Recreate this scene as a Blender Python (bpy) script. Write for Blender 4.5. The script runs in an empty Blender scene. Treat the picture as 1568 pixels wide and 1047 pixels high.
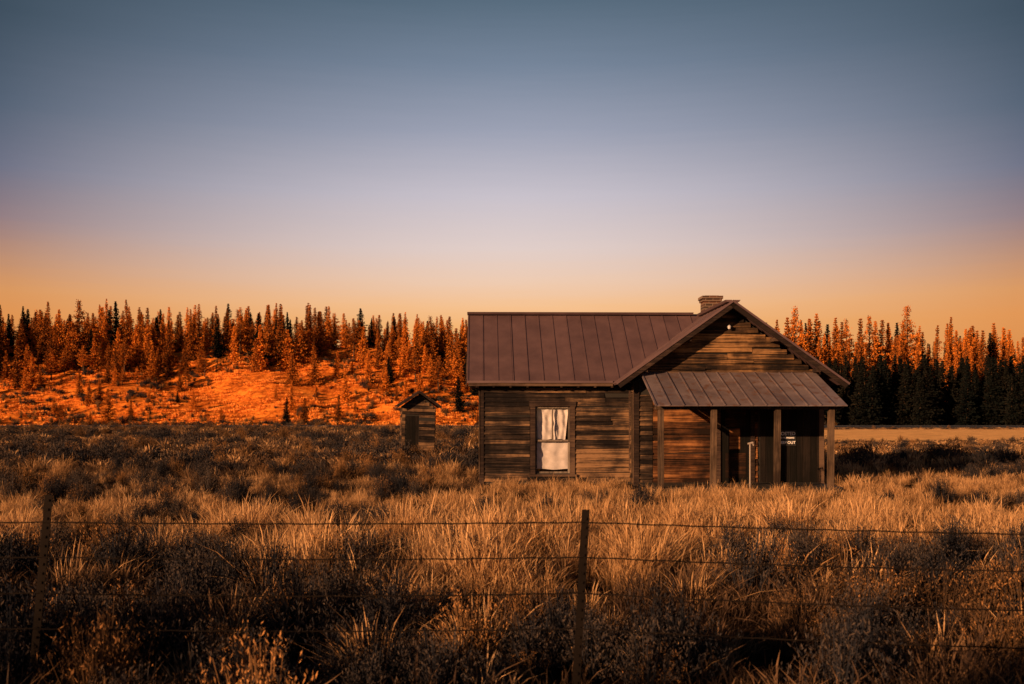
import bpy, math, random
from mathutils import Vector, Matrix, noise
R = random.Random(7)
scene = bpy.context.scene

def s2l(c):
    c = c/255.0
    return c/12.92 if c <= 0.04045 else ((c+0.055)/1.055)**2.4
def lin(r, g, b): return (s2l(r), s2l(g), s2l(b), 1.0)
def sm(a, b, x):
    t = max(0.0, min(1.0, (x-a)/(b-a))); return t*t*(3-2*t)
def nz(x, y, s=1.0, o=0.0): return noise.noise(Vector((x*s+o, y*s-o, o*0.37)))

# ------------------------------------------------------------------ materials
def new_mat(name):
    m = bpy.data.materials.new(name); m.use_nodes = True
    nt = m.node_tree; nt.nodes.clear()
    out = nt.nodes.new('ShaderNodeOutputMaterial')
    return m, nt, out
def N(nt, t, **k):
    n = nt.nodes.new(t)
    for a, b in k.items(): setattr(n, a, b)
    return n
def ramp(nt, stops, fac=None):
    r = N(nt, 'ShaderNodeValToRGB'); e = r.color_ramp.elements
    e[0].position, e[0].color = stops[0][0], stops[0][1]
    e[1].position, e[1].color = stops[-1][0], stops[-1][1]
    for p, c in stops[1:-1]:
        k = e.new(p); k.color = c
    if fac is not None: nt.links.new(fac, r.inputs[0])
    return r
def math_n(nt, op, a, b=None):
    m = N(nt, 'ShaderNodeMath', operation=op)
    for i, v in enumerate((a, b)):
        if v is None: continue
        if isinstance(v, (int, float)): m.inputs[i].default_value = v
        else: nt.links.new(v, m.inputs[i])
    return m.outputs[0]
def mixc(nt, f, a, b, mode='MIX'):
    m = N(nt, 'ShaderNodeMix', data_type='RGBA', blend_type=mode)
    for i, v in ((0, f), (6, a), (7, b)):
        if isinstance(v, (int, float)): m.inputs[i].default_value = v
        elif isinstance(v, tuple): m.inputs[i].default_value = v
        else: nt.links.new(v, m.inputs[i])
    return m.outputs[2]

def wood_mat(name, dark, mid, light, stretch=(1.2, 30, 30), rough=0.85, bump=0.5, sunny=None):
    m, nt, out = new_mat(name); L = nt.links
    tc = N(nt, 'ShaderNodeTexCoord'); mp = N(nt, 'ShaderNodeMapping')
    L.new(tc.outputs['Object'], mp.inputs[0]); mp.inputs['Scale'].default_value = stretch
    at = N(nt, 'ShaderNodeAttribute', attribute_name='rnd')
    off = N(nt, 'ShaderNodeVectorMath', operation='ADD'); L.new(mp.outputs[0], off.inputs[0])
    sc = N(nt, 'ShaderNodeVectorMath', operation='SCALE'); L.new(at.outputs['Color'], sc.inputs[0]); sc.inputs['Scale'].default_value = 20
    L.new(sc.outputs[0], off.inputs[1])
    n1 = N(nt, 'ShaderNodeTexNoise'); L.new(off.outputs[0], n1.inputs['Vector']); n1.inputs['Scale'].default_value = 1.0; n1.inputs['Detail'].default_value = 7; n1.inputs['Roughness'].default_value = 0.65
    n2 = N(nt, 'ShaderNodeTexNoise'); L.new(tc.outputs['Object'], n2.inputs['Vector']); n2.inputs['Scale'].default_value = 1.1; n2.inputs['Detail'].default_value = 6
    n2.inputs['Roughness'].default_value = 0.65
    f = math_n(nt, 'ADD', math_n(nt, 'MULTIPLY', math_n(nt, 'SUBTRACT', n1.outputs[0], 0.5), 1.8), math_n(nt, 'MULTIPLY', at.outputs['Fac'], 0.65))
    f = math_n(nt, 'ADD', f, math_n(nt, 'MULTIPLY', math_n(nt, 'SUBTRACT', n2.outputs[0], 0.5), 2.0))
    f = math_n(nt, 'ADD', f, 0.12)
    rp = ramp(nt, [(0.1, dark), (0.5, mid), (0.95, light)], f)
    b = N(nt, 'ShaderNodeBsdfPrincipled'); L.new(rp.outputs[0], b.inputs['Base Color']); b.inputs['Roughness'].default_value = rough
    b.inputs['Specular IOR Level'].default_value = 0.15
    bp = N(nt, 'ShaderNodeBump'); bp.inputs['Strength'].default_value = bump; bp.inputs['Distance'].default_value = 0.03
    L.new(n1.outputs[0], bp.inputs['Height']); L.new(bp.outputs[0], b.inputs['Normal']); L.new(b.outputs[0], out.inputs[0])
    return m
def metal_mat(name, c1, c2, rough=0.5, rust=None, spec=0.5, metal=0.15):
    m, nt, out = new_mat(name); L = nt.links
    tc = N(nt, 'ShaderNodeTexCoord')
    n1 = N(nt, 'ShaderNodeTexNoise'); L.new(tc.outputs['Object'], n1.inputs['Vector']); n1.inputs['Scale'].default_value = 1.7; n1.inputs['Detail'].default_value = 8; n1.inputs['Roughness'].default_value = 0.6
    at = N(nt, 'ShaderNodeAttribute', attribute_name='rnd')
    f = math_n(nt, 'ADD', math_n(nt, 'MULTIPLY', n1.outputs[0], 0.9), math_n(nt, 'MULTIPLY', at.outputs['Fac'], 0.15))
    rp = ramp(nt, [(0.35, c1), (0.7, c2)], f); col = rp.outputs[0]
    if rust:
        n2 = N(nt, 'ShaderNodeTexNoise'); L.new(tc.outputs['Object'], n2.inputs['Vector']); n2.inputs['Scale'].default_value = 5; n2.inputs['Detail'].default_value = 9
        r2 = ramp(nt, [(0.55, (0, 0, 0, 1)), (0.68, (1, 1, 1, 1))], n2.outputs[0])
        col = mixc(nt, r2.outputs[0], col, rust)
    b = N(nt, 'ShaderNodeBsdfPrincipled'); L.new(col, b.inputs['Base Color']); b.inputs['Roughness'].default_value = rough; b.inputs['Metallic'].default_value = metal
    b.inputs['Specular IOR Level'].default_value = spec
    bp = N(nt, 'ShaderNodeBump'); bp.inputs['Strength'].default_value = 0.25; bp.inputs['Distance'].default_value = 0.02
    L.new(n1.outputs[0], bp.inputs['Height']); L.new(bp.outputs[0], b.inputs['Normal']); L.new(b.outputs[0], out.inputs[0])
    return m
def plant_mat(name, c1, c2, c3, transl=0.3, wr=0.4):
    m, nt, out = new_mat(name); L = nt.links
    at = N(nt, 'ShaderNodeAttribute', attribute_name='rnd'); oi = N(nt, 'ShaderNodeObjectInfo')
    f = math_n(nt, 'ADD', math_n(nt, 'MULTIPLY', at.outputs['Fac'], 1-wr), math_n(nt, 'MULTIPLY', oi.outputs['Random'], wr))
    rp = ramp(nt, [(0.1, c1), (0.5, c2), (0.9, c3)], f)
    d = N(nt, 'ShaderNodeBsdfDiffuse'); L.new(rp.outputs[0], d.inputs[0])
    if transl <= 0:
        L.new(d.outputs[0], out.inputs[0]); return m
    t = N(nt, 'ShaderNodeBsdfTranslucent'); mx = N(nt, 'ShaderNodeMixShader')
    L.new(rp.outputs[0], t.inputs[0]); mx.inputs[0].default_value = transl
    L.new(d.outputs[0], mx.inputs[1]); L.new(t.outputs[0], mx.inputs[2]); L.new(mx.outputs[0], out.inputs[0])
    return m
def flat_mat(name, c, rough=0.7):
    m, nt, out = new_mat(name); L = nt.links
    tc = N(nt, 'ShaderNodeTexCoord')
    n1 = N(nt, 'ShaderNodeTexNoise'); L.new(tc.outputs['Object'], n1.inputs['Vector']); n1.inputs['Scale'].default_value = 9; n1.inputs['Detail'].default_value = 6
    dk = (c[0]*0.65, c[1]*0.65, c[2]*0.65, 1); col = mixc(nt, n1.outputs[0], dk, (min(1, c[0]*1.25), min(1, c[1]*1.25), min(1, c[2]*1.25), 1))
    b = N(nt, 'ShaderNodeBsdfPrincipled'); L.new(col, b.inputs['Base Color']); b.inputs['Roughness'].default_value = rough
    L.new(b.outputs[0], out.inputs[0]); return m

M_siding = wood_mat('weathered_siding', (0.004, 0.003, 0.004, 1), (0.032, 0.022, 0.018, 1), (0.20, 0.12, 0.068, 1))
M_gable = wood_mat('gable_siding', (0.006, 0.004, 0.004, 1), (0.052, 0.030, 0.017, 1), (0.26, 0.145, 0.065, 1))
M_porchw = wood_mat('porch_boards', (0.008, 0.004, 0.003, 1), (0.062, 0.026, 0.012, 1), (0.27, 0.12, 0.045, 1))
M_darkw = wood_mat('dark_boards', (0.002, 0.002, 0.002, 1), (0.005, 0.004, 0.004, 1), (0.014, 0.010, 0.009, 1), stretch=(30, 30, 1.2))
M_post = wood_mat('post_wood', (0.018, 0.012, 0.010, 1), (0.06, 0.041, 0.030, 1), (0.14, 0.093, 0.064, 1), stretch=(30, 30, 1.4))
M_sash = wood_mat('sash_wood', (0.06, 0.05, 0.045, 1), (0.13, 0.11, 0.10, 1), (0.22, 0.19, 0.17, 1), stretch=(20, 20, 2))
M_trim = wood_mat('trim_wood', (0.012, 0.008, 0.008, 1), (0.04, 0.026, 0.022, 1), (0.10, 0.065, 0.047, 1))
M_core = flat_mat('dark_sheathing', (0.006, 0.005, 0.005))
M_roof = metal_mat('roof_metal', (0.072, 0.045, 0.054, 1), (0.118, 0.074, 0.084, 1), 0.55)
M_proof = metal_mat('porch_roof_metal', (0.09, 0.074, 0.092, 1), (0.20, 0.165, 0.185, 1), 0.42, rust=(0.12, 0.07, 0.06, 1))
M_curt = flat_mat('curtain_cloth', (0.47, 0.445, 0.47), 0.9)
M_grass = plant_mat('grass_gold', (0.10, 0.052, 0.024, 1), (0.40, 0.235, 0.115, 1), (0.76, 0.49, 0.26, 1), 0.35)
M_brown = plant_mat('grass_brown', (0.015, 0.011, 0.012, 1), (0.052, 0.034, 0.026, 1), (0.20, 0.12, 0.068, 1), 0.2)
M_sage = plant_mat('sage_leaf', (0.006, 0.008, 0.013, 1), (0.020, 0.021, 0.028, 1), (0.085, 0.064, 0.052, 1), 0)
M_rabbit = plant_mat('rabbitbrush', (0.022, 0.016, 0.014, 1), (0.08, 0.048, 0.027, 1), (0.38, 0.19, 0.075, 1), 0)
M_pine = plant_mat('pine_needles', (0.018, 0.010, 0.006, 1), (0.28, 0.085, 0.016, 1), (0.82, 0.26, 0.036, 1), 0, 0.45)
M_pined = plant_mat('pine_needles_dark_shade', (0.003, 0.005, 0.006, 1), (0.006, 0.008, 0.008, 1), (0.013, 0.012, 0.010, 1), 0)  # near-black colour also holds painted shade for the right forest's lower row
M_bark = wood_mat('bark', (0.015, 0.01, 0.008, 1), (0.05, 0.03, 0.018, 1), (0.12, 0.06, 0.03, 1), stretch=(8, 8, 1.5))
M_steel = metal_mat('rusty_steel', (0.004, 0.003, 0.003, 1), (0.010, 0.007, 0.006, 1), 0.9, None, 0.1, 0.0)
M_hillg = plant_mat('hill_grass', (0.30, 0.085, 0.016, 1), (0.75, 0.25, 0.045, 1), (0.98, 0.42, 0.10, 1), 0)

def brick_mat():
    m, nt, out = new_mat('chimney_brick'); L = nt.links
    tc = N(nt, 'ShaderNodeTexCoord'); mp = N(nt, 'ShaderNodeMapping'); L.new(tc.outputs['Object'], mp.inputs[0]); mp.inputs['Rotation'].default_value = (math.radians(90), 0, 0)
    br = N(nt, 'ShaderNodeTexBrick'); L.new(mp.outputs[0], br.inputs['Vector']); br.inputs['Scale'].default_value = 1
    br.inputs['Color1'].default_value = (0.10, 0.042, 0.025, 1); br.inputs['Color2'].default_value = (0.022, 0.014, 0.012, 1); br.inputs['Mortar'].default_value = (0.14, 0.10, 0.08, 1)
    br.inputs['Brick Width'].default_value = 0.2; br.inputs['Row Height'].default_value = 0.075; br.inputs['Mortar Size'].default_value = 0.01
    b = N(nt, 'ShaderNodeBsdfPrincipled'); L.new(br.outputs[0], b.inputs['Base Color']); b.inputs['Roughness'].default_value = 0.9
    L.new(b.outputs[0], out.inputs[0]); return m
M_brick = brick_mat()

# ------------------------------------------------------------------ mesh builder
class MB:
    def __init__(s): s.v = []; s.f = []; s.r = []
    def face(s, pts, r=None):
        i = len(s.v); s.v += [tuple(p) for p in pts]; s.f.append(tuple(range(i, i+len(pts)))); s.r.append(R.random() if r is None else r)
    def hexa(s, p, r=None):  # p: 4 bottom, 4 top
        r = R.random() if r is None else r
        i = len(s.v); s.v += [tuple(q) for q in p]
        for f in ((0, 3, 2, 1), (4, 5, 6, 7), (0, 1, 5, 4), (1, 2, 6, 5), (2, 3, 7, 6), (3, 0, 4, 7)):
            s.f.append(tuple(i+k for k in f)); s.r.append(r)
    def box(s, a, b, r=None):
        x0, y0, z0 = a; x1, y1, z1 = b
        s.hexa([(x0, y0, z0), (x1, y0, z0), (x1, y1, z0), (x0, y1, z0), (x0, y0, z1), (x1, y0, z1), (x1, y1, z1), (x0, y1, z1)], r)
    def beam(s, p0, p1, side, w, up, t, r=None):
        p0 = Vector(p0); p1 = Vector(p1); side = Vector(side).normalized()*w/2; up = Vector(up).normalized()*t
        s.hexa([p0-side, p0+side, p1+side, p1-side, p0-side+up, p0+side+up, p1+side+up, p1-side+up], r)
    def tube(s, pts, rad, n=5, r=None):
        r = R.random() if r is None else r
        base = len(s.v)
        for k, p in enumerate(pts):
            p = Vector(p); d = (Vector(pts[min(k+1, len(pts)-1)])-Vector(pts[max(k-1, 0)])).normalized()
            a = d.cross(Vector((0, 0, 1)))
            if a.length < 1e-3: a = d.cross(Vector((1, 0, 0)))
            a.normalize(); b = d.cross(a)
            rr = rad[k] if isinstance(rad, (list, tuple)) else rad
            for j in range(n):
                t = 2*math.pi*j/n; s.v.append(tuple(p+a*math.cos(t)*rr+b*math.sin(t)*rr))
        for k in range(len(pts)-1):
            for j in range(n):
                s.f.append((base+k*n+j, base+k*n+(j+1) % n, base+(k+1)*n+(j+1) % n, base+(k+1)*n+j)); s.r.append(r)
        s.f.append(tuple(base+j for j in range(n))[::-1]); s.r.append(r)
        s.f.append(tuple(base+(len(pts)-1)*n+j for j in range(n))); s.r.append(r)
    def mesh(s, name, mats, fm=None):
        me = bpy.data.meshes.new(name); me.from_pydata(s.v, [], s.f)
        a = me.attributes.new('rnd', 'FLOAT', 'FACE'); a.data.foreach_set('value', s.r)
        for m in (mats if isinstance(mats, list) else [mats]): me.materials.append(m)
        if fm: me.polygons.foreach_set('material_index', fm)
        me.update(); return me
    def obj(s, name, mats, parent=None, fm=None, coll=None):
        o = bpy.data.objects.new(name, s.mesh(name, mats, fm)); (coll or scene.collection).objects.link(o)
        if parent: o.parent = parent
        return o
def empty(name, loc=(0, 0, 0), rz=0):
    e = bpy.data.objects.new(name, None); scene.collection.objects.link(e); e.location = loc; e.rotation_euler = (0, 0, rz); e.empty_display_size = 0.3; return e

def siding(mb, org, ud, nd, u0, u1, z0, z1, row=0.12, openings=(), lim=None, miss=0.01, jit=0.006):
    org = Vector(org); ud = Vector(ud); nd = Vector(nd); Z = Vector((0, 0, 1))
    z = z0
    while z < z1-0.02:
        zt = min(z+row, z1); lo, hi = u0, u1
        if lim:
            l, h = lim(zt); lo = max(lo, l); hi = min(hi, h)
        iv = [(lo, hi)]
        for a, b, c, d in openings:
            if c < (z+zt)/2 < d:
                nv = []
                for p, q in iv:
                    if b <= p or a >= q: nv.append((p, q))
                    else:
                        if a > p: nv.append((p, a))
                        if b < q: nv.append((b, q))
                iv = nv
        for p, q in iv:
            u = p
            while u < q-0.01:
                e = u+R.uniform(0.8, 3.2)
                if q-e < 0.4: e = q
                if R.random() > miss:
                    j0 = R.uniform(-jit, jit); j1 = j0+R.uniform(-jit, jit)*1.5; tb = R.uniform(0.026, 0.048); a, b = u+0.002, e-R.uniform(0.003, 0.012)
                    P = lambda uu, n, zz: org+ud*uu+nd*n+Z*zz
                    g0 = R.choice((0, 0, 0.004, 0.010, 0.018))
                    mb.hexa([P(a, tb, z-0.010+j0), P(b, tb+R.uniform(-.006, .012), z-0.010+j1), P(b, 0.001, z-0.010+j1), P(a, 0.001, z-0.010+j0),
                             P(a, 0.007, zt+j0-g0-.006), P(b, 0.007, zt+j1-g0-.006), P(b, 0.001, zt+j1-g0-.006), P(a, 0.001, zt+j0-g0-.006)])
                u = e
        z += row

# ------------------------------------------------------------------ cabin
ROT = math.radians(1.28); HO = Vector((0, 24.6, 0))
cab = empty('wooden_cabin', HO, ROT)
X, Y, Z = Vector((1, 0, 0)), Vector((0, 1, 0)), Vector((0, 0, 1))
# sheathing
WZ = 0.32; WT = 2.0; WA = 0.59; WB = 1.46   # window opening
c = MB()
VW = 0.36
c.box((-0.77, VW, 0.05), (WA, VW+0.03, 2.84)); c.box((WB, VW, 0.05), (3.0, VW+0.03, 2.84))
c.box((WA, VW, 0.05), (WB, VW+0.03, WZ)); c.box((WA, VW, WT), (WB, VW+0.03, 2.84))
c.box((-0.77, VW+0.031, 0.05), (-0.74, 4.84, 2.84)); c.box((-0.739, 4.81, 0.05), (2.99, 4.84, 2.84))
c.box((3.0, -0.4, 0.05), (7.58, -0.36, 2.6)); c.box((3.0, -0.359, 0.05), (3.04, 5.6, 2.6)); c.box((7.54, -0.359, 0.05), (7.58, 5.6, 2.6)); c.box((3.041, 5.56, 0.05), (7.539, 5.6, 2.6))
c.box((-0.735, VW+0.035, 0.05), (2.98, 4.8, 0.10))
# gable panels
c.face([(3.0, -0.37, 2.601), (7.58, -0.37, 2.601), (5.29, -0.37, 4.43)]); c.face([(3.0, 5.59, 2.601), (7.58, 5.59, 2.601), (5.29, 5.59, 4.43)])
c.face([(-0.76, 0.37, 2.841), (-0.76, 4.83, 2.841), (-0.76, 2.6, 4.5)])
c.obj('wall_sheathing', M_core, cab)
s = MB()
siding(s, (0, VW, 0), X, -Y, -0.70, 2.99, 0.12, 2.8, 0.118, openings=[(WA-0.13, WB+0.13, WZ-0.12, WT+0.13)], miss=0.03, jit=0.012)
siding(s, (-0.77, 0, 0), Y, -X, VW, 4.84, 0.12, 4.4, 0.118, lim=lambda z: (0.35+max(0, (z-2.75)/0.746), 4.85-max(0, (z-2.75)/0.746)))
siding(s, (3.0, 0, 0), Y, -X, -0.36, VW-0.03, 0.12, 2.65, 0.118)
siding(s, (7.58, 0, 0), Y, X, -0.4, 5.6, 0.12, 2.6, 0.118)
siding(s, (0, 4.84, 0), X, Y, -0.77, 3.0, 0.12, 2.8, 0.118)
siding(s, (0, 5.6, 0), X, Y, 3.0, 7.58, 0.12, 4.3, 0.118, lim=lambda z: (5.29-max(0, (4.42-z))/0.705, 5.29+max(0, (4.42-z))/0.705))
siding(s, (0, -0.4, 0), X, -Y, 3.09, 3.42, 0.12, 2.3, 0.118)
s.obj('siding', M_siding, cab)
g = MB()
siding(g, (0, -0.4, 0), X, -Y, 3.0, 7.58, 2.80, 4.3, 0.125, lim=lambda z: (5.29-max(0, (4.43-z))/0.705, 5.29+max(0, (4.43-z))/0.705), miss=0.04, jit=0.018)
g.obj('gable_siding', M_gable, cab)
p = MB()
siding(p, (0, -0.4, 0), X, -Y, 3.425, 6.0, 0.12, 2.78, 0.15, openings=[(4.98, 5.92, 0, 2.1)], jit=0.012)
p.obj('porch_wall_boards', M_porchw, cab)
d = MB()
u = 6.06
while u < 7.5:
    w = R.uniform(0.13, 0.19); d.box((u, -0.425-R.uniform(0, .008), 0.1), (min(u+w-0.008, 7.52), -0.401, 2.78)); u += w
d.obj('dark_wall_boards', M_darkw, cab)
# trim, corner boards
t = MB()
t.box((-0.81, VW-0.045, 0.05), (-0.70, VW-0.001, 2.82)); t.box((-0.815, VW+0.0, 0.05), (-0.772, VW+0.1, 2.8))
t.box((2.955, -0.445, 0.05), (3.085, -0.402, 2.6)); t.box((2.952, -0.40, 0.05), (2.998, -0.30, 2.6))
t.box((2.94, VW-0.06, 0.4), (2.997, VW-0.002, 2.4))
t.box((7.50, -0.446, 0.05), (7.62, -0.403, 2.6))
t.box((3.09, -0.45, 2.72), (7.49, -0.402, 2.84))
# window casing
t.box((WA-0.125, VW-0.05, WZ-0.02), (WA-0.002, VW-0.002, WT+0.0)); t.box((WB+0.002, VW-0.05, WZ-0.02), (WB+0.125, VW-0.002, WT))
t.box((WA-0.15, VW-0.06, WT+0.002), (WB+0.15, VW-0.002, WT+0.13)); t.box((WA-0.17, VW-0.10, WZ-0.075), (WB+0.17, VW-0.002, WZ-0.022))
# door casing
t.box((4.985, -0.455, 0.1), (5.075, -0.402, 2.05)); t.box((5.82, -0.455, 0.1), (5.915, -0.402, 2.05)); t.box((4.97, -0.46, 2.052), (5.93, -0.402, 2.16))
t.obj('trim_boards', M_trim, cab)
t = MB()
t.box((2.925, -0.27, 0.35), (2.955, -0.19, 2.3)); t.box((-0.83, VW-0.06, 0.3), (-0.80, VW-0.046, 2.5))
t.obj('weathered_battens', M_post, cab)
# window sashes
w = MB(); zm = (WZ+WT)/2-0.02
def sash(z0, z1, v, mull):
    b = 0.045
    w.box((WA, v, z0), (WA+b, v+.035, z1)); w.box((WB-b, v, z0), (WB, v+.035, z1)); w.box((WA+b, v, z0), (WB-b, v+.035, z0+b)); w.box((WA+b, v, z1-b), (WB-b, v+.035, z1))
    if mull: w.box(((WA+WB)/2-.016, v+.004, z0+b), ((WA+WB)/2+.016, v+.03, z1-b))
sash(zm-0.02, WT, VW+0.01, True); sash(WZ, zm+0.02, VW+0.05, False)
w.obj('window_sash', M_sash, cab)
m, nt, out = new_mat('window_glass')
tr = N(nt, 'ShaderNodeBsdfTransparent'); gl = N(nt, 'ShaderNodeBsdfGlossy'); gl.inputs['Roughness'].default_value = 0.03; mx = N(nt, 'ShaderNodeMixShader'); mx.inputs[0].default_value = 0.06
nt.links.new(tr.outputs[0], mx.inputs[1]); nt.links.new(gl.outputs[0], mx.inputs[2]); nt.links.new(mx.outputs[0], out.inputs[0]); M_glass = m
gl_ = MB(); gl_.face([(WA, VW+.03, zm), (WB, VW+.03, zm), (WB, VW+.03, WT), (WA, VW+.03, WT)]); gl_.face([(WA, VW+.07, WZ), (WB, VW+.07, WZ), (WB, VW+.07, zm), (WA, VW+.07, zm)])
gl_.obj('window_glass', M_glass, cab)
# curtains
cu = MB()
def curtain(z0, z1, fl, fr, v, fold, seed):
    nx, nzs = 60, 24; base = len(cu.v)
    for j in range(nzs+1):
        tz = j/nzs; z = z0+(z1-z0)*tz; l = fl(tz); r = fr(tz)
        for i in range(nx+1):
            tx = i/nx; x = l+(r-l)*tx
            dv = fold*(0.4*math.sin(tx*15+seed+3*math.sin(tz*2+seed))+1.5*noise.noise(Vector((tx*2.6+tz*4+seed, tz*2-tx*2, seed))))
            cu.v.append((x, v+dv, z+0.012*math.sin(tx*7+seed)))
    for j in range(nzs):
        for i in range(nx):
            a = base+j*(nx+1)+i; cu.f.append((a, a+1, a+nx+2, a+nx+1)); cu.r.append(0.5)
mid = (WA+WB)/2
curtain(zm+0.03, WT-0.03, lambda t: WA+0.03+0.03*(1-t)**1.5, lambda t: mid+0.02-0.02*(1-t), VW+0.11, 0.024, 1.0)
curtain(zm+0.03, WT-0.03, lambda t: mid+0.0+0.03*(1-t), lambda t: WB-0.03-0.08*(1-t)**1.1, VW+0.115, 0.024, 4.0)
curtain(WZ+0.1, zm-0.01, lambda t: WA+0.03, lambda t: WB-0.03, VW+0.12, 0.02, 7.0)
co = cu.obj('curtains', M_curt, cab); co.data.polygons.foreach_set('use_smooth', [True]*len(co.data.polygons))
# door
d = MB()
d.box((5.08, -0.41, 0.12), (5.815, -0.398, 2.04), 0.1)  # flush leaf; the shade of a recess is painted as its dark colour
d.obj('door', M_darkw, cab)
d = MB()
d.box((5.30, -0.418, 0.95), (5.56, -0.411, 1.45), 0.9); d.box((5.2, -0.418, 1.5), (5.7, -0.411, 1.95), 0.0); d.box((5.2, -0.418, 0.25), (5.7, -0.411, 0.85), 0.0)
d.obj('door_panels', M_porchw, cab)
d = MB(); d.tube([(5.74, -0.41, 1.05), (5.74, -0.46, 1.05)], [0.02, 0.03], 8); d.obj('door_knob', M_steel, cab)

# roofs -----------------------------------------------------------
r = MB(); tm = 1.94/2.6
def slope(p00, p10, p11, p01, ribs, spacing, rw=0.035, rh=0.035, th=0.045, panel=0.0):
    p00, p10, p11, p01 = map(Vector, (p00, p10, p11, p01)); n = (p10-p00).cross(p01-p00).normalized()
    if n.z < 0: n = -n
    L = (p10-p00).length; e = (p10-p00).normalized(); k = 0.02
    np_ = max(1, round(L/spacing))
    for q in range(np_):
        a, b = q/np_, (q+1)/np_; j = R.uniform(0, 0.006)
        r.hexa([p00.lerp(p10, a)-n*th, p00.lerp(p10, b)-n*th, p01.lerp(p11, b)-n*th, p01.lerp(p11, a)-n*th, p00.lerp(p10, a)+n*j, p00.lerp(p10, b)+n*j, p01.lerp(p11, b)+n*j, p01.lerp(p11, a)+n*j])
    while k < L:
        a = p00.lerp(p10, k/L); b = p01.lerp(p11, k/L)
        r.beam(a-n*0.001-(b-a).normalized()*0.01, b-n*0.001, e, rw, n, rh, R.uniform(0, .3)); k += L/np_
RZ = 4.56; slope((-1.11, 0, 2.62), (5.27, 0, 2.62), (5.27, 2.6, RZ), (-1.14, 2.6, RZ), True, 0.38, 0.028, 0.018)
slope((-1.11, 5.2, 2.62), (5.27, 5.2, 2.62), (5.27, 2.6, RZ), (-1.14, 2.6, RZ), True, 0.405)
GV0, GV1 = -0.8, 6.0
slope((2.51, GV1, 2.56), (2.51, GV0, 2.56), (5.29, GV0, 4.52), (5.29, GV1, 4.52), True, 0.405, 0.028, 0.02)
slope((8.07, GV1, 2.56), (8.07, GV0, 2.56), (5.29, GV0, 4.52), (5.29, GV1, 4.52), True, 0.405, 0.028, 0.02)
r.beam((-1.16, 2.52, RZ-0.035), (5.0, 2.52, RZ-0.035), Y, 0.16, (0, -.6, .8), 0.075); r.beam((-1.16, 2.68, RZ-0.035), (5.0, 2.68, RZ-0.035), Y, 0.16, (0, .6, .8), 0.072)
r.beam((5.22, GV0-0.02, 4.5), (5.22, GV1, 4.5), X, 0.16, (-.6, 0, .8), 0.06); r.beam((5.36, GV0-0.02, 4.5), (5.36, GV1, 4.5), X, 0.16, (.6, 0, .8), 0.057)
r.beam((-1.11, -0.012, 2.575), (2.5, -0.012, 2.575), Y, 0.02, Z, 0.055)
r.obj('metal_roof', M_roof, cab)
f = MB()
dirL = Vector((5.29-2.51, 0, 1.96)).normalized(); nL = Vector((-dirL.z, 0, dirL.x)); dirR = Vector((-(8.07-5.29), 0, 1.96)).normalized(); nR = Vector((dirR.z*1.0, 0, -dirR.x))
for (a, nn) in ((Vector((2.49, 0, 2.55)), nL), (Vector((8.09, 0, 2.55)), nR)):
    b = Vector((5.29, 0, 4.53))
    f.beam(a-nn*0.145+Y*(GV0-0.03), b-nn*0.145+Y*(GV0-0.03), Y, 0.04, nn, 0.10, 0.0)
f.box((-1.08, 0.01, 2.50), (2.5, 0.035, 2.572))
for k in range(9): f.box((-0.9+k*0.42, 0.04, 2.47), (-0.85+k*0.42, 0.33, 2.555))
f.beam((-1.13, 0.0, 2.48), (-1.13, 2.6, RZ-0.14), X, 0.03, Z, 0.08); f.beam((-1.13, 5.2, 2.48), (-1.13, 2.6, RZ-0.14), X, 0.03, Z, 0.08)
for (uu, zz) in ((3.2, 2.88), (4.25, 3.62), (6.33, 3.62), (7.38, 2.88)): f.box((uu-.04, GV0+.0, zz-.06), (uu+.04, -0.4, zz+.02))
f.obj('fascia_boards', M_trim, cab)
f = MB()
for (a, nn) in ((Vector((2.47, 0, 2.545)), nL), (Vector((8.11, 0, 2.545)), nR)):
    f.beam(a-nn*0.04+Y*(GV0-0.045), Vector((5.29, 0, 4.54))-nn*0.04+Y*(GV0-0.045), Y, 0.05, nn, 0.045)
f.obj('rake_flashing', M_roof, cab)
# porch
r = MB(); slope((3.12, -2.6, 1.99), (7.42, -2.6, 1.99), (7.41, -0.46, 2.81), (3.11, -0.46, 2.81), True, 0.31, 0.03, 0.025, 0.02)
r.obj('porch_roof', M_proof, cab)
pp = MB()
for uu in (3.29, 4.49, 5.93, 7.15):
    l = R.uniform(-.02, .02); hw = 0.062
    pp.hexa([(uu-hw+l, -2.36, 0), (uu+hw+l, -2.36, 0), (uu+hw+l, -2.24, 0), (uu-hw+l, -2.24, 0), (uu-hw, -2.36, 1.90), (uu+hw, -2.36, 1.90), (uu+hw, -2.24, 1.90), (uu-hw, -2.24, 1.90)])
    pp.beam((uu, -2.23, 1.86), (uu, -0.42, 2.60), X, 0.05, Z, 0.10)
pp.box((3.15, -2.37, 1.902), (7.38, -2.25, 1.965)); 
pp.obj('porch_posts', M_post, cab)
dk = MB(); k = 3.1
while k < 7.4: dk.box((k, -2.3, 0.10), (k+0.135, -0.46, 0.14)); k += 0.14
dk.box((3.1, -2.33, 0.0), (7.4, -2.301, 0.135)); dk.obj('porch_deck', M_core, cab)
# chimney
ch = MB(); ch.box((5.36, 2.75, 3.6), (5.82, 3.2, 4.93)); ch.box((5.325, 2.715, 4.931), (5.855, 3.235, 5.0)); ch.box((5.30, 2.69, 5.001), (5.88, 3.26, 5.08)); ch.box((5.4, 2.8, 5.081), (5.78, 3.15, 5.10))
ch.obj('chimney', M_brick, cab)
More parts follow.
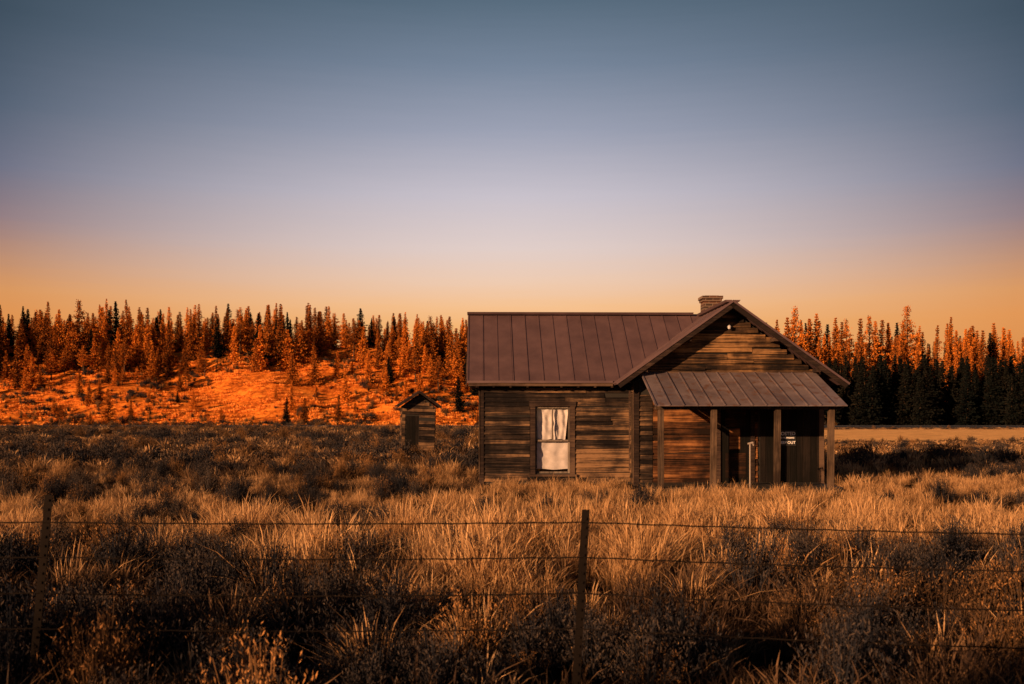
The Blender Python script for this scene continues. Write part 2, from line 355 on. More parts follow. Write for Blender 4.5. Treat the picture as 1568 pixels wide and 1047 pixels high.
# gable lamp
lm = MB(); lm.tube([(5.27, -0.44, 3.93), (5.27, -0.5, 3.93)], [0.045, 0.04], 10); lm.tube([(5.27, -0.5, 3.96), (5.27, -0.53, 3.93), (5.27, -0.54, 3.87)], [0.025, 0.045, 0.03], 10)
lm.obj('gable_light_fixture', flat_mat('white_ceramic', (0.4, 0.4, 0.45)), cab)

def H2W(u, v, z): return HO+Vector((u*math.cos(ROT)-v*math.sin(ROT), u*math.sin(ROT)+v*math.cos(ROT), z))
# sign
sg = empty('no_trespassing_sign', H2W(6.70, -0.445, 1.22), ROT)
b = MB(); b.box((-0.23, -0.006, -0.19), (0.23, 0.004, 0.19)); b.obj('sign_board', flat_mat('sign_black', (0.006, 0.006, 0.008)), sg)
M_white = flat_mat('sign_white', (0.75, 0.75, 0.82))
for txt, zz, sz in (('POSTED', 0.07, 0.115), ('NO TRESPASSING', -0.010, 0.046), ('KEEP OUT', -0.14, 0.092)):
    cv = bpy.data.curves.new('sign_text', 'FONT'); cv.body = txt; cv.size = sz; cv.align_x = 'CENTER'; cv.extrude = 0.001; cv.offset = 0.0015
    o = bpy.data.objects.new('lettering_'+txt.split()[0].lower(), cv); scene.collection.objects.link(o); o.parent = sg; o.location = (0, -0.009, zz); o.rotation_euler = (math.pi/2, 0, 0); cv.materials.append(M_white)
# pole by porch
po = empty('water_standpipe', H2W(5.27, -2.45, 0), ROT)
b = MB(); b.tube([(0, 0, 0), (0, 0, 1.15)], 0.016, 8); b.tube([(-0.05, 0, 1.13), (0.07, 0, 1.16)], 0.022, 8); b.tube([(0.06, 0, 1.16), (0.08, 0, 1.09)], 0.014, 6); b.obj('pipe', flat_mat('galvanised', (0.26, 0.23, 0.22)), po)

# ------------------------------------------------------------------ outhouse
oh = empty('outhouse', ((638-784)*43/1524, 43, 0), math.radians(9)); oh.rotation_euler[1] = math.radians(1.5)
s = MB(); a = 0.70
s.box((-a, -a, 0.0), (a, a, 2.2), 0.1)
s.face([(-a, -a+.001, 2.201), (a, -a+.001, 2.201), (0, -a+.001, 2.72)]); s.face([(-a, a-.001, 2.201), (a, a-.001, 2.201), (0, a-.001, 2.72)])
s.obj('walls', M_core, oh)
s = MB(); op = [(-0.56, 0.02, 0.0, 1.85)]
siding(s, (0, -a, 0), X, -Y, -a, a, 0.05, 2.68, 0.13, openings=op, lim=lambda z: (-max(0, 2.72-z)/0.75, max(0, 2.72-z)/0.75), miss=.03)
siding(s, (a, 0, 0), Y, X, -a, a, 0.05, 2.2, 0.13); siding(s, (-a, 0, 0), Y, -X, -a, a, 0.05, 2.2, 0.13); siding(s, (0, a, 0), X, Y, -a, a, 0.05, 2.2, 0.13)
s.obj('siding', M_siding, oh)
s = MB(); 
for k in range(4): s.box((-0.52+k*0.13, -a-0.012, 0.1), (-0.40+k*0.13, -a-0.001, 1.8))
s.obj('door', M_darkw, oh)
s = MB()
for sg_ in (-1, 1):
    s.hexa([(0, -1.0, 2.82), (sg_*0.93, -1.0, 2.18), (sg_*0.93, 1.0, 2.18), (0, 1.0, 2.82), (0, -1.0, 2.88), (sg_*0.95, -1.0, 2.235), (sg_*0.95, 1.0, 2.235), (0, 1.0, 2.88)])
    s.beam((0, -1.02, 2.76), (sg_*0.93, -1.02, 2.12), Y, 0.03, Z, 0.08)
s.obj('roof', M_trim, oh)

# ------------------------------------------------------------------ terrain
def hill(x, y):
    H = 18.5*(1-sm(-30, 50, x))+10*sm(-30, 50, x)+1.2*nz(x, 0, 0.012, 3)
    y0 = 182+7*nz(x, 0, 0.015, 9)-6*sm(60, 140, x)
    t = (y-y0)/72
    h = H*sm(-0.02, 1.15, t)*1.03 if t > 0 else 0
    if y > y0:
        k = min(1, (y-y0)/18)
        h += k*(2.4*nz(x*0.8+y*0.5, y*0.25, 0.07, 5)+0.8*nz(x, y, 0.16, 11))
        h += 0.004*max(0, y-y0-72)
    return max(h, -0.2)
def ground(x, y):
    g_ = 0.06*nz(x, y, 0.15, 2)+0.10*nz(x, y, 0.03, 6)
    if -4 < x < 12 and 18 < y < 34: g_ *= 0.2
    return g_+hill(x, y)
def axis(segs):
    a = []
    for s0, s1, st in segs:
        k = s0
        while k < s1-1e-6: a.append(k); k += st
    a.append(segs[-1][1]); return a
xs = axis([(-3000, -400, 260), (-400, -180, 10), (-180, 180, 2.5), (180, 400, 10), (400, 3000, 260)])
ys = axis([(-600, -60, 60), (-60, 60, 2.0), (60, 176, 4), (176, 275, 2.0), (275, 420, 8), (420, 4000, 300)])
V = [(x, y, ground(x, y) if y < 400 else ground(x, 400)*max(0, 1-(y-400)/900)) for y in ys for x in xs]
nx = len(xs); F = [(j*nx+i, j*nx+i+1, (j+1)*nx+i+1, (j+1)*nx+i) for j in range(len(ys)-1) for i in range(nx-1)]
me = bpy.data.meshes.new('ground'); me.from_pydata(V, [], F); me.polygons.foreach_set('use_smooth', [True]*len(F))
m, nt, out = new_mat('ground_soil_grass'); L = nt.links
ge = N(nt, 'ShaderNodeNewGeometry'); sp = N(nt, 'ShaderNodeSeparateXYZ'); L.new(ge.outputs['Position'], sp.inputs[0])
n1 = N(nt, 'ShaderNodeTexNoise'); L.new(ge.outputs['Position'], n1.inputs['Vector']); n1.inputs['Scale'].default_value = 0.6; n1.inputs['Detail'].default_value = 12; n1.inputs['Roughness'].default_value = 0.85
n3 = N(nt, 'ShaderNodeTexNoise'); L.new(ge.outputs['Position'], n3.inputs['Vector']); n3.inputs['Scale'].default_value = 0.12; n3.inputs['Detail'].default_value = 3
n2 = N(nt, 'ShaderNodeTexNoise'); L.new(ge.outputs['Position'], n2.inputs['Vector']); n2.inputs['Scale'].default_value = 2.5; n2.inputs['Detail'].default_value = 8
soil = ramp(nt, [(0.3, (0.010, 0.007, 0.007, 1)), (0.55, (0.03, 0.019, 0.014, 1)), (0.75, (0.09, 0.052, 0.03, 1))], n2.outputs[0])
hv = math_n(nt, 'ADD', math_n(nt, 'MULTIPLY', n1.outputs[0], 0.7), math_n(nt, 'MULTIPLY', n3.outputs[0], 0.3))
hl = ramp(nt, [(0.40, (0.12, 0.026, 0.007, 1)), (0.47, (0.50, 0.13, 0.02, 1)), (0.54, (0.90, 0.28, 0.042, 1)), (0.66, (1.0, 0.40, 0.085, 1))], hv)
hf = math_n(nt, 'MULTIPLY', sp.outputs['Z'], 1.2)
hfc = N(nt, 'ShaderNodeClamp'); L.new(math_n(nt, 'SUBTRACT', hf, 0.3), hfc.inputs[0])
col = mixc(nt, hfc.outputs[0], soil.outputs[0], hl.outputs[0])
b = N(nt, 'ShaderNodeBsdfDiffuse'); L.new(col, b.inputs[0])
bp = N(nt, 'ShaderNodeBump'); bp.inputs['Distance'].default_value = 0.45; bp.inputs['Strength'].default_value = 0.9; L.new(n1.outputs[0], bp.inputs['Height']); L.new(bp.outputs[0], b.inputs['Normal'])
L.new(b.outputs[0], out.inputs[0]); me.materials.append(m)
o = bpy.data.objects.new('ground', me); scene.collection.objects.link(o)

# golden field strip before the road; its sunlit brightness is painted into the colour
hm = MB(); hx = axis([(18, 200, 4)]); hy = axis([(74, 142, 2)])
hm.v = [(x+1.5*nz(x, y, .2, 3), y+(3*nz(x, 0, 0.08, 70)), max(ground(x, y), ground(x, y+3), ground(x, y-3))+0.10) for y in hy for x in hx]
nh = len(hx); hm.f = [(j*nh+i, j*nh+i+1, (j+1)*nh+i+1, (j+1)*nh+i) for j in range(len(hy)-1) for i in range(nh-1)]; hm.r = [0.5]*len(hm.f)
m, nt, out = new_mat('lit_field_tone'); L = nt.links
ge = N(nt, 'ShaderNodeNewGeometry'); n1 = N(nt, 'ShaderNodeTexNoise'); L.new(ge.outputs['Position'], n1.inputs['Vector']); n1.inputs['Scale'].default_value = 0.5; n1.inputs['Detail'].default_value = 10; n1.inputs['Roughness'].default_value = 0.7
rp = ramp(nt, [(0.35, (0.55, 0.30, 0.12, 1)), (0.6, (0.95, 0.58, 0.25, 1))], n1.outputs[0]); b = N(nt, 'ShaderNodeBsdfDiffuse'); L.new(rp.outputs[0], b.inputs[0])
bp = N(nt, 'ShaderNodeBump'); bp.inputs['Distance'].default_value = 0.15; L.new(n1.outputs[0], bp.inputs['Height']); L.new(bp.outputs[0], b.inputs['Normal']); L.new(b.outputs[0], out.inputs[0])
hm.obj('lit_field_strip', m)

# road on low embankment
rd = MB()
XS = [-260+5*k for k in range(105)]
prof = [(156, 0.0-0.25), (158, 0.5), (158.8, 0.55), (165.4, 0.55), (166.2, 0.5), (168.5, -0.25)]
fm = []
for i in range(len(XS)-1):
    for k in range(len(prof)-1):
        a, b2 = prof[k], prof[k+1]
        rd.face([(XS[i], a[0], a[1]), (XS[i+1], a[0], a[1]), (XS[i+1], b2[0], b2[1]), (XS[i], b2[0], b2[1])], R.random()); fm.append(0 if k == 2 else 1)
rd.obj('road', [flat_mat('asphalt', (0.05, 0.05, 0.055)), flat_mat('embankment', (0.012, 0.016, 0.024))], None, fm)
ln = MB()
for yy in (159.1, 165.0): ln.face([(-260, yy, 0.556), (260, yy, 0.556), (260, yy+0.12, 0.556), (-260, yy+0.12, 0.556)])
k = -260
while k < 260: ln.face([(k, 162.0, 0.556), (k+3, 162.0, 0.556), (k+3, 162.12, 0.556), (k, 162.12, 0.556)]); k += 12
ln.obj('road_markings', flat_mat('road_paint', (0.6, 0.58, 0.5)))

# ------------------------------------------------------------------ plants sources
def coll(name): return bpy.data.collections.new(name)
def grass_clump(name, mat, nb, rad, h0, h1, wid, cl, lean=0.3):
    g = MB()
    for _ in range(nb):
        a = R.uniform(0, 6.283); rr = rad*math.sqrt(R.random()); bx, by = rr*math.cos(a), rr*math.sin(a)
        h = R.uniform(h0, h1)*(1-0.35*rr/rad); la = a+R.gauss(0, 0.8); l = h*abs(R.gauss(0, lean))*(0.4+rr/rad)
        fa = R.uniform(0, 3.14); wx, wy = math.cos(fa)*wid/2, math.sin(fa)*wid/2; rv_ = R.random()
        dx, dy = math.cos(la)*l, math.sin(la)*l
        P = [(bx, by, -0.03), (bx+dx*.25, by+dy*.25, h*.45), (bx+dx*.6, by+dy*.6, h*.8), (bx+dx, by+dy, h)]
        W = [0.7, 0.7, 0.9 if R.random() < .5 else 2.0, 0.05]
        i = len(g.v)
        for q, ww in zip(P, W): g.v += [(q[0]-wx*ww, q[1]-wy*ww, q[2]), (q[0]+wx*ww, q[1]+wy*ww, q[2])]
        for k in range(3):
            g.f.append((i+2*k, i+2*k+1, i+2*k+3, i+2*k+2)); g.r.append(min(1, rv_*0.55+0.24*k))
    return g.obj(name, mat, None, None, cl)
def bush(name, mat, rad, h, ntw, nl, ls, cl, tip=0.0, emin=0.25):
    g = MB()
    for _ in range(ntw):
        a = R.uniform(0, 6.283); e = R.uniform(emin, 1.45); l = R.uniform(0.6, 1.15)
        end = Vector((math.cos(a)*math.cos(e)*rad, math.sin(a)*math.cos(e)*rad, math.sin(e)*h))*l
        mid_ = Vector((end.x*0.6, end.y*0.6, end.z*0.42)); st = Vector((end.x*.1, end.y*.1, 0))
        w = 0.005
        for p0, p1 in ((st, mid_), (mid_, end)):
            sd = Vector((math.sin(a), -math.cos(a), 0))*w; g.face([p0-sd, p0+sd, p1+sd*.6, p1-sd*.6], 0.3)
        for k in range(nl):
            t_ = R.uniform(0.35, 1.05); q = mid_.lerp(end, (t_-.35)/.65) if t_ > .35 else mid_
            q = q+Vector((R.gauss(0, .03), R.gauss(0, .03), R.gauss(0, .03)))*rad*1.2
            dv = Vector((R.gauss(0, .45), R.gauss(0, .45), R.uniform(.4, 1.2))).normalized()*ls*R.uniform(.6, 1.6); sd = dv.cross(Vector((R.gauss(0, 1), R.gauss(0, 1), R.gauss(0, 1)))).normalized()*ls*0.16
            g.face([q-sd*.5, q+dv*.5-sd, q+dv, q+dv*.5+sd], min(1, R.random()*0.6+tip*t_))
    return g.obj(name, mat, None, None, cl)
def conifer(name, h, rad, style, mat, cl, dens=1.0, qs=0.36):
    g = MB(); fm_ = []
    g.tube([(0, 0, -0.5), (R.uniform(-.1, .1), 0, h*.5), (R.uniform(-.15, .15), 0, h*.97)], [0.02*h, 0.012*h, 0.03], 6); fm_ += [1]*len(g.f)
    z = h*(0.05 if style == 0 else R.uniform(0.22, 0.3)); zb = z
    lop = [R.uniform(0.7, 1.25) for _ in range(8)]
    while z < h*0.998:
        t_ = (z-zb)/(h-zb)
        if style == 0: pr = (1-t_)**0.85*(0.82+0.18*math.sin(t_*23+rad*9))
        else: pr = math.sin(min(1, t_*0.95+0.15)*math.pi)**0.7*(1-0.75*t_)*1.2
        nb = max(3, int(6*dens))
        a0 = R.uniform(0, 6.283)
        for b_ in range(nb):
            if R.random() < (0.08 if style == 0 else 0.2): continue
            a = a0+6.283*b_/nb+R.gauss(0, .25); L_ = rad*pr*R.uniform(0.55, 1.2)*lop[int((a % 6.283)/6.284*8)]+0.08
            up = (-0.2+0.8*t_) if style == 0 else R.uniform(-.1, .5)
            i0 = len(g.f)
            e_ = Vector((math.cos(a)*L_, math.sin(a)*L_, z+L_*up)); g.tube([(0, 0, z), tuple(e_)], [0.03, 0.01], 3, 0.2); fm_ += [1]*(len(g.f)-i0)
            nc = max(2, int(L_/0.24)); cr = R.random()
            for k in range(nc):
                tt = (k+0.7)/nc if style == 0 else R.uniform(0.4, 1.05)
                for _ in range(3 if style == 0 else 4):
                    sp_ = 0.06+0.18*(1-t_) if style == 0 else 0.24
                    q = Vector((math.cos(a)*L_*tt+R.gauss(0, sp_), math.sin(a)*L_*tt+R.gauss(0, sp_), z+L_*up*tt+R.gauss(0, sp_*.55)))
                    d1 = Vector((math.cos(a)+R.gauss(0, .5), math.sin(a)+R.gauss(0, .5), R.gauss(0.1, .4)+t_*1.2)).normalized()*qs*R.uniform(.6, 1.3)*(1-.3*t_)
                    rad_out = Vector((math.cos(a), math.sin(a), 0.35)) + Vector((R.gauss(0, .5), R.gauss(0, .5), R.gauss(0, .5)))
                    d2 = d1.cross(rad_out).normalized()*qs*0.42*(1-.4*t_)
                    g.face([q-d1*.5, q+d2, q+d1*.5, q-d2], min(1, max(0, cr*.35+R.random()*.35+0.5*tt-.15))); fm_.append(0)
        z += R.uniform(0.28, 0.42)*(h/12)**0.5*(1.15 if style else 1)
    return g.obj(name, [mat, M_bark], None, fm_, cl)

def scatter(name, cl, pts):
    me = bpy.data.meshes.new(name); me.from_pydata([p[:3] for p in pts], [], [])
    a = me.attributes.new('rot', 'FLOAT_VECTOR', 'POINT'); a.data.foreach_set('vector', [c_ for p in pts for c_ in p[3:6]])
    a = me.attributes.new('scl', 'FLOAT_VECTOR', 'POINT'); a.data.foreach_set('vector', [c_ for p in pts for c_ in (p[6], p[6], p[7])])
    a = me.attributes.new('idx', 'INT', 'POINT'); a.data.foreach_set('value', [p[8] for p in pts])
    o = bpy.data.objects.new(name, me); scene.collection.objects.link(o)
    ng = bpy.data.node_groups.new(name+'_scatter', 'GeometryNodeTree')
    ng.interface.new_socket('Geometry', in_out='INPUT', socket_type='NodeSocketGeometry'); ng.interface.new_socket('Geometry', in_out='OUTPUT', socket_type='NodeSocketGeometry')
    gi = ng.nodes.new('NodeGroupInput'); go = ng.nodes.new('NodeGroupOutput'); ip = ng.nodes.new('GeometryNodeInstanceOnPoints'); ci = ng.nodes.new('GeometryNodeCollectionInfo')
    ci.inputs['Collection'].default_value = cl; ci.inputs['Separate Children'].default_value = True; ci.inputs['Reset Children'].default_value = True
    ip.inputs['Pick Instance'].default_value = True
    def na(nm, ty):
        n = ng.nodes.new('GeometryNodeInputNamedAttribute'); n.data_type = ty; n.inputs['Name'].default_value = nm; return n.outputs['Attribute']
    L = ng.links
    L.new(gi.outputs[0], ip.inputs['Points']); L.new(ci.outputs[0], ip.inputs['Instance'])
    L.new(na('rot', 'FLOAT_VECTOR'), ip.inputs['Rotation']); L.new(na('scl', 'FLOAT_VECTOR'), ip.inputs['Scale']); L.new(na('idx', 'INT'), ip.inputs['Instance Index'])
    L.new(ip.outputs[0], go.inputs[0])
    md = o.modifiers.new('scatter', 'NODES'); md.node_group = ng
    return o

cg = coll('grass_sources')
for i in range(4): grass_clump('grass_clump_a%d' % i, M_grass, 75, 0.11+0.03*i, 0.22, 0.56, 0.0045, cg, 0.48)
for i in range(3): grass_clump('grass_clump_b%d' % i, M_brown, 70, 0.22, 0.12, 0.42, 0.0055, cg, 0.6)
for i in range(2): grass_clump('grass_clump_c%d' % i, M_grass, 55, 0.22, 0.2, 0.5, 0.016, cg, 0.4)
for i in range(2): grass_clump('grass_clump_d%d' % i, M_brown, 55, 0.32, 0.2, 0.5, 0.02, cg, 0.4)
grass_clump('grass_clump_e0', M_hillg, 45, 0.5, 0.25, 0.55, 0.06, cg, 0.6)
cs = coll('brush_sources')
for i in range(3): bush('sage_a%d' % i, M_sage, 0.55, 0.66, 130, 17, 0.035, cs, 0.45, 0.45)
for i in range(2): bush('sage_b%d' % i, M_rabbit, 0.42, 0.6, 120, 12, 0.028, cs, 0.5, 0.6)
for i in range(2): bush('sage_c%d' % i, M_sage, 0.6, 0.55, 70, 12, 0.075, cs, 0.45)

def in_house(x, y):
    return (-0.95 < x < 3.1 and 24.8 < y < 30) or (2.95 < x < 7.75 and 22.25 < y < 30.6) or (abs(x+4.12) < 0.85 and abs(y-43) < 0.9) or (x > 19 and 74 < y < 142)
gp = []; bpts = []
def wedge(y0, y1, dens, fn):
    area = 0.57*(y1*y1-y0*y0)+6*(y1-y0); n = int(area*dens)
    for _ in range(n):
        while True:
            y = R.uniform(y0, y1); hw = 0.57*y+3
            if R.random() < hw/(0.57*y1+3): break
        x = R.uniform(-hw, hw)
        if in_house(x, y): continue
        fn(x, y)
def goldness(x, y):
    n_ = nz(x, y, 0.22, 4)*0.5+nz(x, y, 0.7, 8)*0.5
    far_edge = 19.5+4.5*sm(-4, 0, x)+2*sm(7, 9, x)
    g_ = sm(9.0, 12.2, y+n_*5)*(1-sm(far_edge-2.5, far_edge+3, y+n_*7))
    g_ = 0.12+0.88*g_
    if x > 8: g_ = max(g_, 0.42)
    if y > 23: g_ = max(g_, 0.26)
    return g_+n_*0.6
def sagen(x, y): return nz(x, y, 0.28, 14)+0.5*nz(x, y, 0.9, 21)
def addg(x, y, far):
    pn = nz(x, y, 1.0, 77)+0.7*nz(x, y, 2.4, 78)
    if y < 30 and R.random() > 0.12+1.0*sm(-0.40, 0.35, pn): return
    if y < 11.5 and sagen(x, y) > -0.02 and R.random() < 0.65: return
    g_ = goldness(x, y); gold = R.random() < g_
    s_ = R.uniform(0.55, 1.15)*(0.55+0.75*sm(-.35, .6, pn))
    if not gold: s_ *= 0.9
    if y < 9: s_ *= 0.9
    s_ *= 1-0.45*sm(13.5, 18.5, y)*(1-sm(26, 32, y))
    if 28 < y < 62 : s_ *= 1.1
    if far: idx = R.choice((7, 8)) if gold else R.choice((9, 10)); s_ *= (1.0+0.6*sm(40, 120, y)); sz = s_*0.8
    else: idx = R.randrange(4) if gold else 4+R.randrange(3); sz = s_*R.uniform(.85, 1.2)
    if x > 12 and y > 45: sz *= 0.5
    gp.append((x, y, ground(x, y), R.gauss(0, .12), R.gauss(0, .12)+0.05, R.uniform(0, 6.28), s_*1.15, sz, idx))
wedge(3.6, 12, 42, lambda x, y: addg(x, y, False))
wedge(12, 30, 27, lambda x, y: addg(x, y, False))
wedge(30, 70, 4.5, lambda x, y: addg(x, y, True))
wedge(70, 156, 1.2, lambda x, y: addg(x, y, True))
for _ in range(9000):
    x = R.uniform(-175, 30); y = R.uniform(178, 250)
    if nz(x, y, 0.12, 91) < R.uniform(-.5, .3): continue
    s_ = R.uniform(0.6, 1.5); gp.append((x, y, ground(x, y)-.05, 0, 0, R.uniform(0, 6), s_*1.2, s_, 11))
def addb(x, y, far, th, sc):
    n_ = sagen(x, y)
    if n_ < th: return
    s_ = R.uniform(0.5, 1.2)*sc*(0.6 if (x > 12 and y > 45) else 1)
    idx = (R.choice((5, 6)) if far else (R.randrange(3) if R.random() < 0.62 else R.choice((3, 4))))
    if far and R.random() < 0.3: idx = R.choice((3, 4))
    bpts.append((x, y, ground(x, y)-0.03, R.gauss(0, .08), R.gauss(0, .08), R.uniform(0, 6.28), s_, s_*R.uniform(.8, 1.1), idx))
wedge(3.9, 11.5, 6.0, lambda x, y: addb(x, y, False, -0.10, 0.85))
wedge(11.5, 20, 1.8, lambda x, y: addb(x, y, False, 0.12, 0.65))
wedge(19.5, 30, 1.5, lambda x, y: x < -1.5 and addb(x, y, False, -0.2, 0.85))
wedge(20, 30, 0.9, lambda x, y: x > 7.8 and addb(x, y, False, -0.08, 0.8))
wedge(30, 62, 0.8, lambda x, y: (x > 8 and R.random() < .4) or addb(x, y, True, -0.2, 1.1))
wedge(62, 156, 0.25, lambda x, y: addb(x, y, True, -0.1, 1.4))
for _ in range(5200):
    x = R.uniform(-190, 60); y = R.uniform(176, 250)
    if nz(x, y, 0.05, 31)+0.5*nz(x, y, 0.2, 33)+R.uniform(-.3, .3) < 0.08: continue
    s_ = R.uniform(0.6, 2.2); bpts.append((x, y, ground(x, y)-.05, 0, 0, R.uniform(0, 6), s_, s_, R.choice((3, 4, 5))))
scatter('dry_grass', cg, gp); scatter('sagebrush', cs, bpts)

# ------------------------------------------------------------------ trees
ct = coll('pine_sources')
for i in range(5): conifer('pine_a%d' % i, 12, 1.85+0.22*i, 0, M_pine, ct, 1.2, 0.38)
for i in range(3): conifer('pine_b%d' % i, 12, 2.4, 1, M_pine, ct, 1.1, 0.36)
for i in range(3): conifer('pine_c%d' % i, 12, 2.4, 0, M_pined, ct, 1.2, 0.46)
tp = []
def addt(x, y, h, idx, wd=1.0):
    s_ = h/12; tp.append((x, y, ground(x, y)-0.2, R.gauss(0, .02), R.gauss(0, .02), R.uniform(0, 6.28), s_*R.uniform(.85, 1.15)*wd, s_, idx))
def fedge(x): return 229+11*nz(x, 0, 0.05, 40)-16*sm(-100, -150, x)-6*sm(-30, 0, x)
n = 0
while n < 820:
    x = R.uniform(-210, 60); y = R.uniform(206, 310)
    edge = fedge(x)
    if y < edge: continue
    if y > edge+38 and R.random() < .5: continue
    n += 1; h = R.uniform(8.0, 16.5)*(1+0.25*nz(x, y, 0.05, 50))
    if y < edge+8: h *= R.uniform(.6, 1.0)
    cap = 457+R.random()**1.1*42+24*sm(-62, -14, x)-4*sm(-100, -140, x)
    h = min(h, max(4, 1.7+(640-cap)*y/1524-ground(x, y)))
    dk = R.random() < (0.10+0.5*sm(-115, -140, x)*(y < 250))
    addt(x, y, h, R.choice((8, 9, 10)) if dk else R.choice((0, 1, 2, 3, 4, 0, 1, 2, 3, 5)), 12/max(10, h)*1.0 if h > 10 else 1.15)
n = 0
while n < 190:
    x = R.uniform(-190, 30); y = R.uniform(184, 238)
    if R.random() > 0.22+0.78*sm(195, 232, y): continue
    if nz(x, y, 0.06, 60) < R.uniform(-.4, .3): continue
    n += 1; addt(x, y, R.uniform(2.5, 7.5)+4.0*sm(210, 232, y)*R.random()+(2.5 if x < -95 else 0)*R.random(), 8 if R.random() < .08 else R.choice((0, 1, 2, 3, 4, 4, 5)), 1.3)
# right forest: sunlit upper row, lower row with shade painted as near-black needles
n = 0
while n < 420:
    x = R.uniform(42, 230); y = R.uniform(208, 275)
    cap = 484+R.random()*42+10*sm(90, 120, x)
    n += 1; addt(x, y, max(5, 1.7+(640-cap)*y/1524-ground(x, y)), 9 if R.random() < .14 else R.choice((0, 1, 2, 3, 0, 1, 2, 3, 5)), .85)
for px, top, dd, k in ((1215, 470, 228, 5), (1390, 470, 222, 6), (1452, 486, 225, 1), (1332, 484, 225, 7), (1248, 478, 230, 0), (1485, 500, 226, 2), (1520, 505, 220, 3), (1550, 512, 220, 1)):
    x = (px-784)*dd/1524; zt = 1.7+(640-top)*dd/1524; addt(x, dd, zt-ground(x, dd)+.2, k, .8)
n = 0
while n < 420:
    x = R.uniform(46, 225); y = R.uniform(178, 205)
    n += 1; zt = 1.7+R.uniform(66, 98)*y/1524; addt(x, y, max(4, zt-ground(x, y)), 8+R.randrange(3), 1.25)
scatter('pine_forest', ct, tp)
# unseen groves, added and sized to throw shade on foreground and meadow
EL, AZ = math.radians(12.5), math.radians(47)
SX, SY = math.sin(AZ), math.cos(AZ); TE = math.tan(EL)
tp = []
for _ in range(20):
    cc = R.uniform(-118, -52); q = R.uniform(40, 60); addt(cc/2-q, -cc/2-q+0, R.uniform(11, 17), R.randrange(5), 1.3)
pp_ = -15.0
while pp_ < 3.0:
    if R.random() > 0.08:
        D = R.uniform(22, 32); s_ = 14.0+1.07*pp_+R.uniform(-3.5, 1.5); hh = (D+s_)*TE
        addt(-D*SX+pp_*SY, -D*SY-pp_*SX, max(5.5, hh), R.randrange(5), 1.3)
    pp_ += R.uniform(0.7, 1.2)
scatter('added_shade_grove', ct, tp)

# ------------------------------------------------------------------ fence
fe = empty('barbed_wire_fence')
posts = []
for (x0, d0, zt, lx) in ((-2.79, 6.0, 1.24, 0.09), (0.445, 6.0, 1.15, 0.055), (3.55, 5.5, 1.13, 0.03), (-6.2, 6.2, 1.2, 0.0), (6.9, 5.1, 1.15, -0.03)):
    pm = MB(); tx, bx = x0, x0-lx*(zt+0.4)
    def pz(z, dx, dy): k = (z+0.4)/(zt+0.4); return (bx+(tx-bx)*k+dx, d0+dy, z)
    def seg(z0, z1, a, b_, c_, d_): pm.hexa([pz(z0, a, c_), pz(z0, b_, c_), pz(z0, b_, d_), pz(z0, a, d_), pz(z1, a, c_), pz(z1, b_, c_), pz(z1, b_, d_), pz(z1, a, d_)])
    seg(-0.4, zt, -0.024, 0.024, -0.004, 0.003); seg(-0.4, zt-.003, -0.004, 0.004, 0.003, 0.036)
    z = 0.1
    while z < zt-0.03: seg(z, z+0.014, -0.008, 0.008, -0.012, -0.004); z += 0.055
    pm.obj('post', M_steel, fe); posts.append((bx, tx, d0, zt))
posts.sort(key=lambda p: p[1])
wm = MB()
for wz, sag in ((0.165, .01), (0.375, .014), (0.59, .02), (0.805, .016)):
    for a, b_ in zip(posts, posts[1:]):
        pts = []; ns = 40
        def at(p, w_):
            z = 1.24-w_; z = min(z, p[3]-0.06) if w_ < .2 else z; k = (z+.4)/(p[3]+.4)
            return Vector((p[0]+(p[1]-p[0])*k, p[2]-0.012, z))
        pa, pb = at(a, wz), at(b_, wz)
        if b_[1] > 2 : pb.z -= 0.02
        if a[1] > 2: pa.z -= 0.02
        for k in range(ns+1):
            t_ = k/ns; q = pa.lerp(pb, t_); q.z -= sag*4*t_*(1-t_)+0.002*math.sin(k*1.7); pts.append(tuple(q))
        wm.tube(pts, 0.0042, 5)
        k = 0.06
        while k < 0.97:
            q = pa.lerp(pb, k); q.z -= sag*4*k*(1-k)
            for sgn in (-1, 1):
                dv = Vector((R.uniform(-.3, .3), R.uniform(-1, 1), R.uniform(-1, 1))).normalized()*0.018; wm.tube([tuple(q-dv), tuple(q+dv)], 0.002, 3)
            k += 0.04
wm.obj('wires', M_steel, fe)

# ------------------------------------------------------------------ light
sd = Vector((-SX*math.cos(EL), -SY*math.cos(EL), math.sin(EL)))
sl = bpy.data.lights.new('sun', 'SUN'); sl.energy = 9.0; sl.angle = math.radians(0.6); sl.color = (1.0, 0.515, 0.225)
so = bpy.data.objects.new('sun', sl); scene.collection.objects.link(so); so.rotation_euler = sd.to_track_quat('Z', 'Y').to_euler()

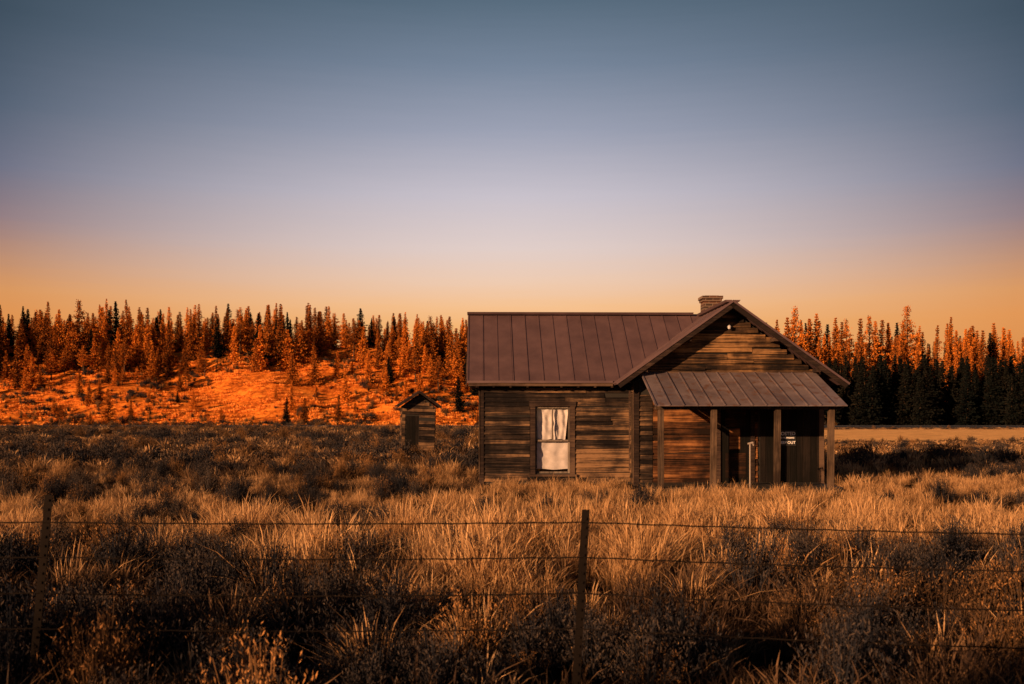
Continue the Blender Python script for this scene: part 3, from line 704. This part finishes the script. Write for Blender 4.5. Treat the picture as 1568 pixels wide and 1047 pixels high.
w = bpy.data.worlds.new('World'); scene.world = w; w.use_nodes = True; nt = w.node_tree; nt.nodes.clear(); L = nt.links
out = N(nt, 'ShaderNodeOutputWorld'); tc = N(nt, 'ShaderNodeTexCoord'); sp = N(nt, 'ShaderNodeSeparateXYZ'); L.new(tc.outputs['Generated'], sp.inputs[0])
def zz(y): t_ = (640-y)/1524; return t_/math.sqrt(1+t_*t_)
cen = [(0.0, lin(235, 165, 95)), (zz(500)*2, lin(242, 178, 110)), (zz(470)*2, lin(244, 190, 138)), (zz(430)*2, lin(236, 200, 174)), (zz(380)*2, lin(223, 203, 197)), (zz(300)*2, lin(199, 191, 200)),
       (zz(200)*2, lin(155, 159, 177)), (zz(100)*2, lin(116, 130, 150)), (zz(0)*2, lin(85, 104, 121)), (1.0, lin(60, 80, 100))]
k_ = 0.89
sid = [(0.0, lin(205, 122, 50)), (zz(480)*2*k_, lin(222, 144, 74)), (zz(440)*2*k_, lin(216, 148, 88)), (zz(390)*2*k_, lin(188, 139, 110)), (zz(330)*2*k_, lin(146, 123, 127)), (zz(250)*2*k_, lin(107, 109, 128)),
       (zz(150)*2*k_, lin(78, 91, 109)), (zz(0)*2*k_, lin(53, 69, 83)), (1.0, lin(44, 60, 76))]
wn = N(nt, 'ShaderNodeTexNoise'); mp = N(nt, 'ShaderNodeMapping'); L.new(tc.outputs['Generated'], mp.inputs[0]); mp.inputs['Scale'].default_value = (2.2, 2.2, 40); mp.inputs['Rotation'].default_value = (0, math.radians(-3), 0); L.new(mp.outputs[0], wn.inputs['Vector']); wn.inputs['Detail'].default_value = 3
z_ = math_n(nt, 'MULTIPLY', math_n(nt, 'ADD', sp.outputs['Z'], math_n(nt, 'MULTIPLY', math_n(nt, 'SUBTRACT', wn.outputs[0], 0.5), 0.007)), 2.0)
rc = ramp(nt, cen, z_); rs = ramp(nt, sid, z_)
xf = math_n(nt, 'MULTIPLY', math_n(nt, 'POWER', math_n(nt, 'ABSOLUTE', sp.outputs['X']), 1.7), 3.9)
xc = N(nt, 'ShaderNodeClamp'); L.new(xf, xc.inputs[0])
col = mixc(nt, xc.outputs[0], rc.outputs[0], rs.outputs[0])
zr = ramp(nt, [(0.40, (1, 1, 1, 1)), (0.7, (0.35, 0.38, 0.42, 1)), (1.0, (0.2, 0.23, 0.28, 1))], sp.outputs['Z'])
col = mixc(nt, 1.0, col, zr.outputs[0], 'MULTIPLY')
bg = N(nt, 'ShaderNodeBackground'); L.new(col, bg.inputs[0]); bg.inputs[1].default_value = 1.0
sk = N(nt, 'ShaderNodeTexSky'); sk.sky_type = 'NISHITA'; sk.sun_disc = False; sk.sun_elevation = EL; sk.sun_rotation = math.radians(227)
bg2 = N(nt, 'ShaderNodeBackground'); L.new(sk.outputs[0], bg2.inputs[0]); bg2.inputs[1].default_value = 0.005
ad = N(nt, 'ShaderNodeAddShader'); L.new(bg.outputs[0], ad.inputs[0]); L.new(bg2.outputs[0], ad.inputs[1]); L.new(ad.outputs[0], out.inputs[0])

# ------------------------------------------------------------------ camera
cam = bpy.data.cameras.new('camera'); co = bpy.data.objects.new('camera', cam); scene.collection.objects.link(co)
co.location = (0, 0, 1.7); co.rotation_euler = (math.pi/2, 0, 0); cam.lens = 35; cam.sensor_width = 36; cam.shift_y = 0.0746; cam.clip_end = 6000
cam.dof.use_dof = True; cam.dof.focus_distance = 26; cam.dof.aperture_fstop = 3.5
scene.camera = co
scene.view_settings.view_transform = 'Standard'; scene.view_settings.look = 'None'; scene.view_settings.exposure = 0
print('counts', len(gp), len(bpts))
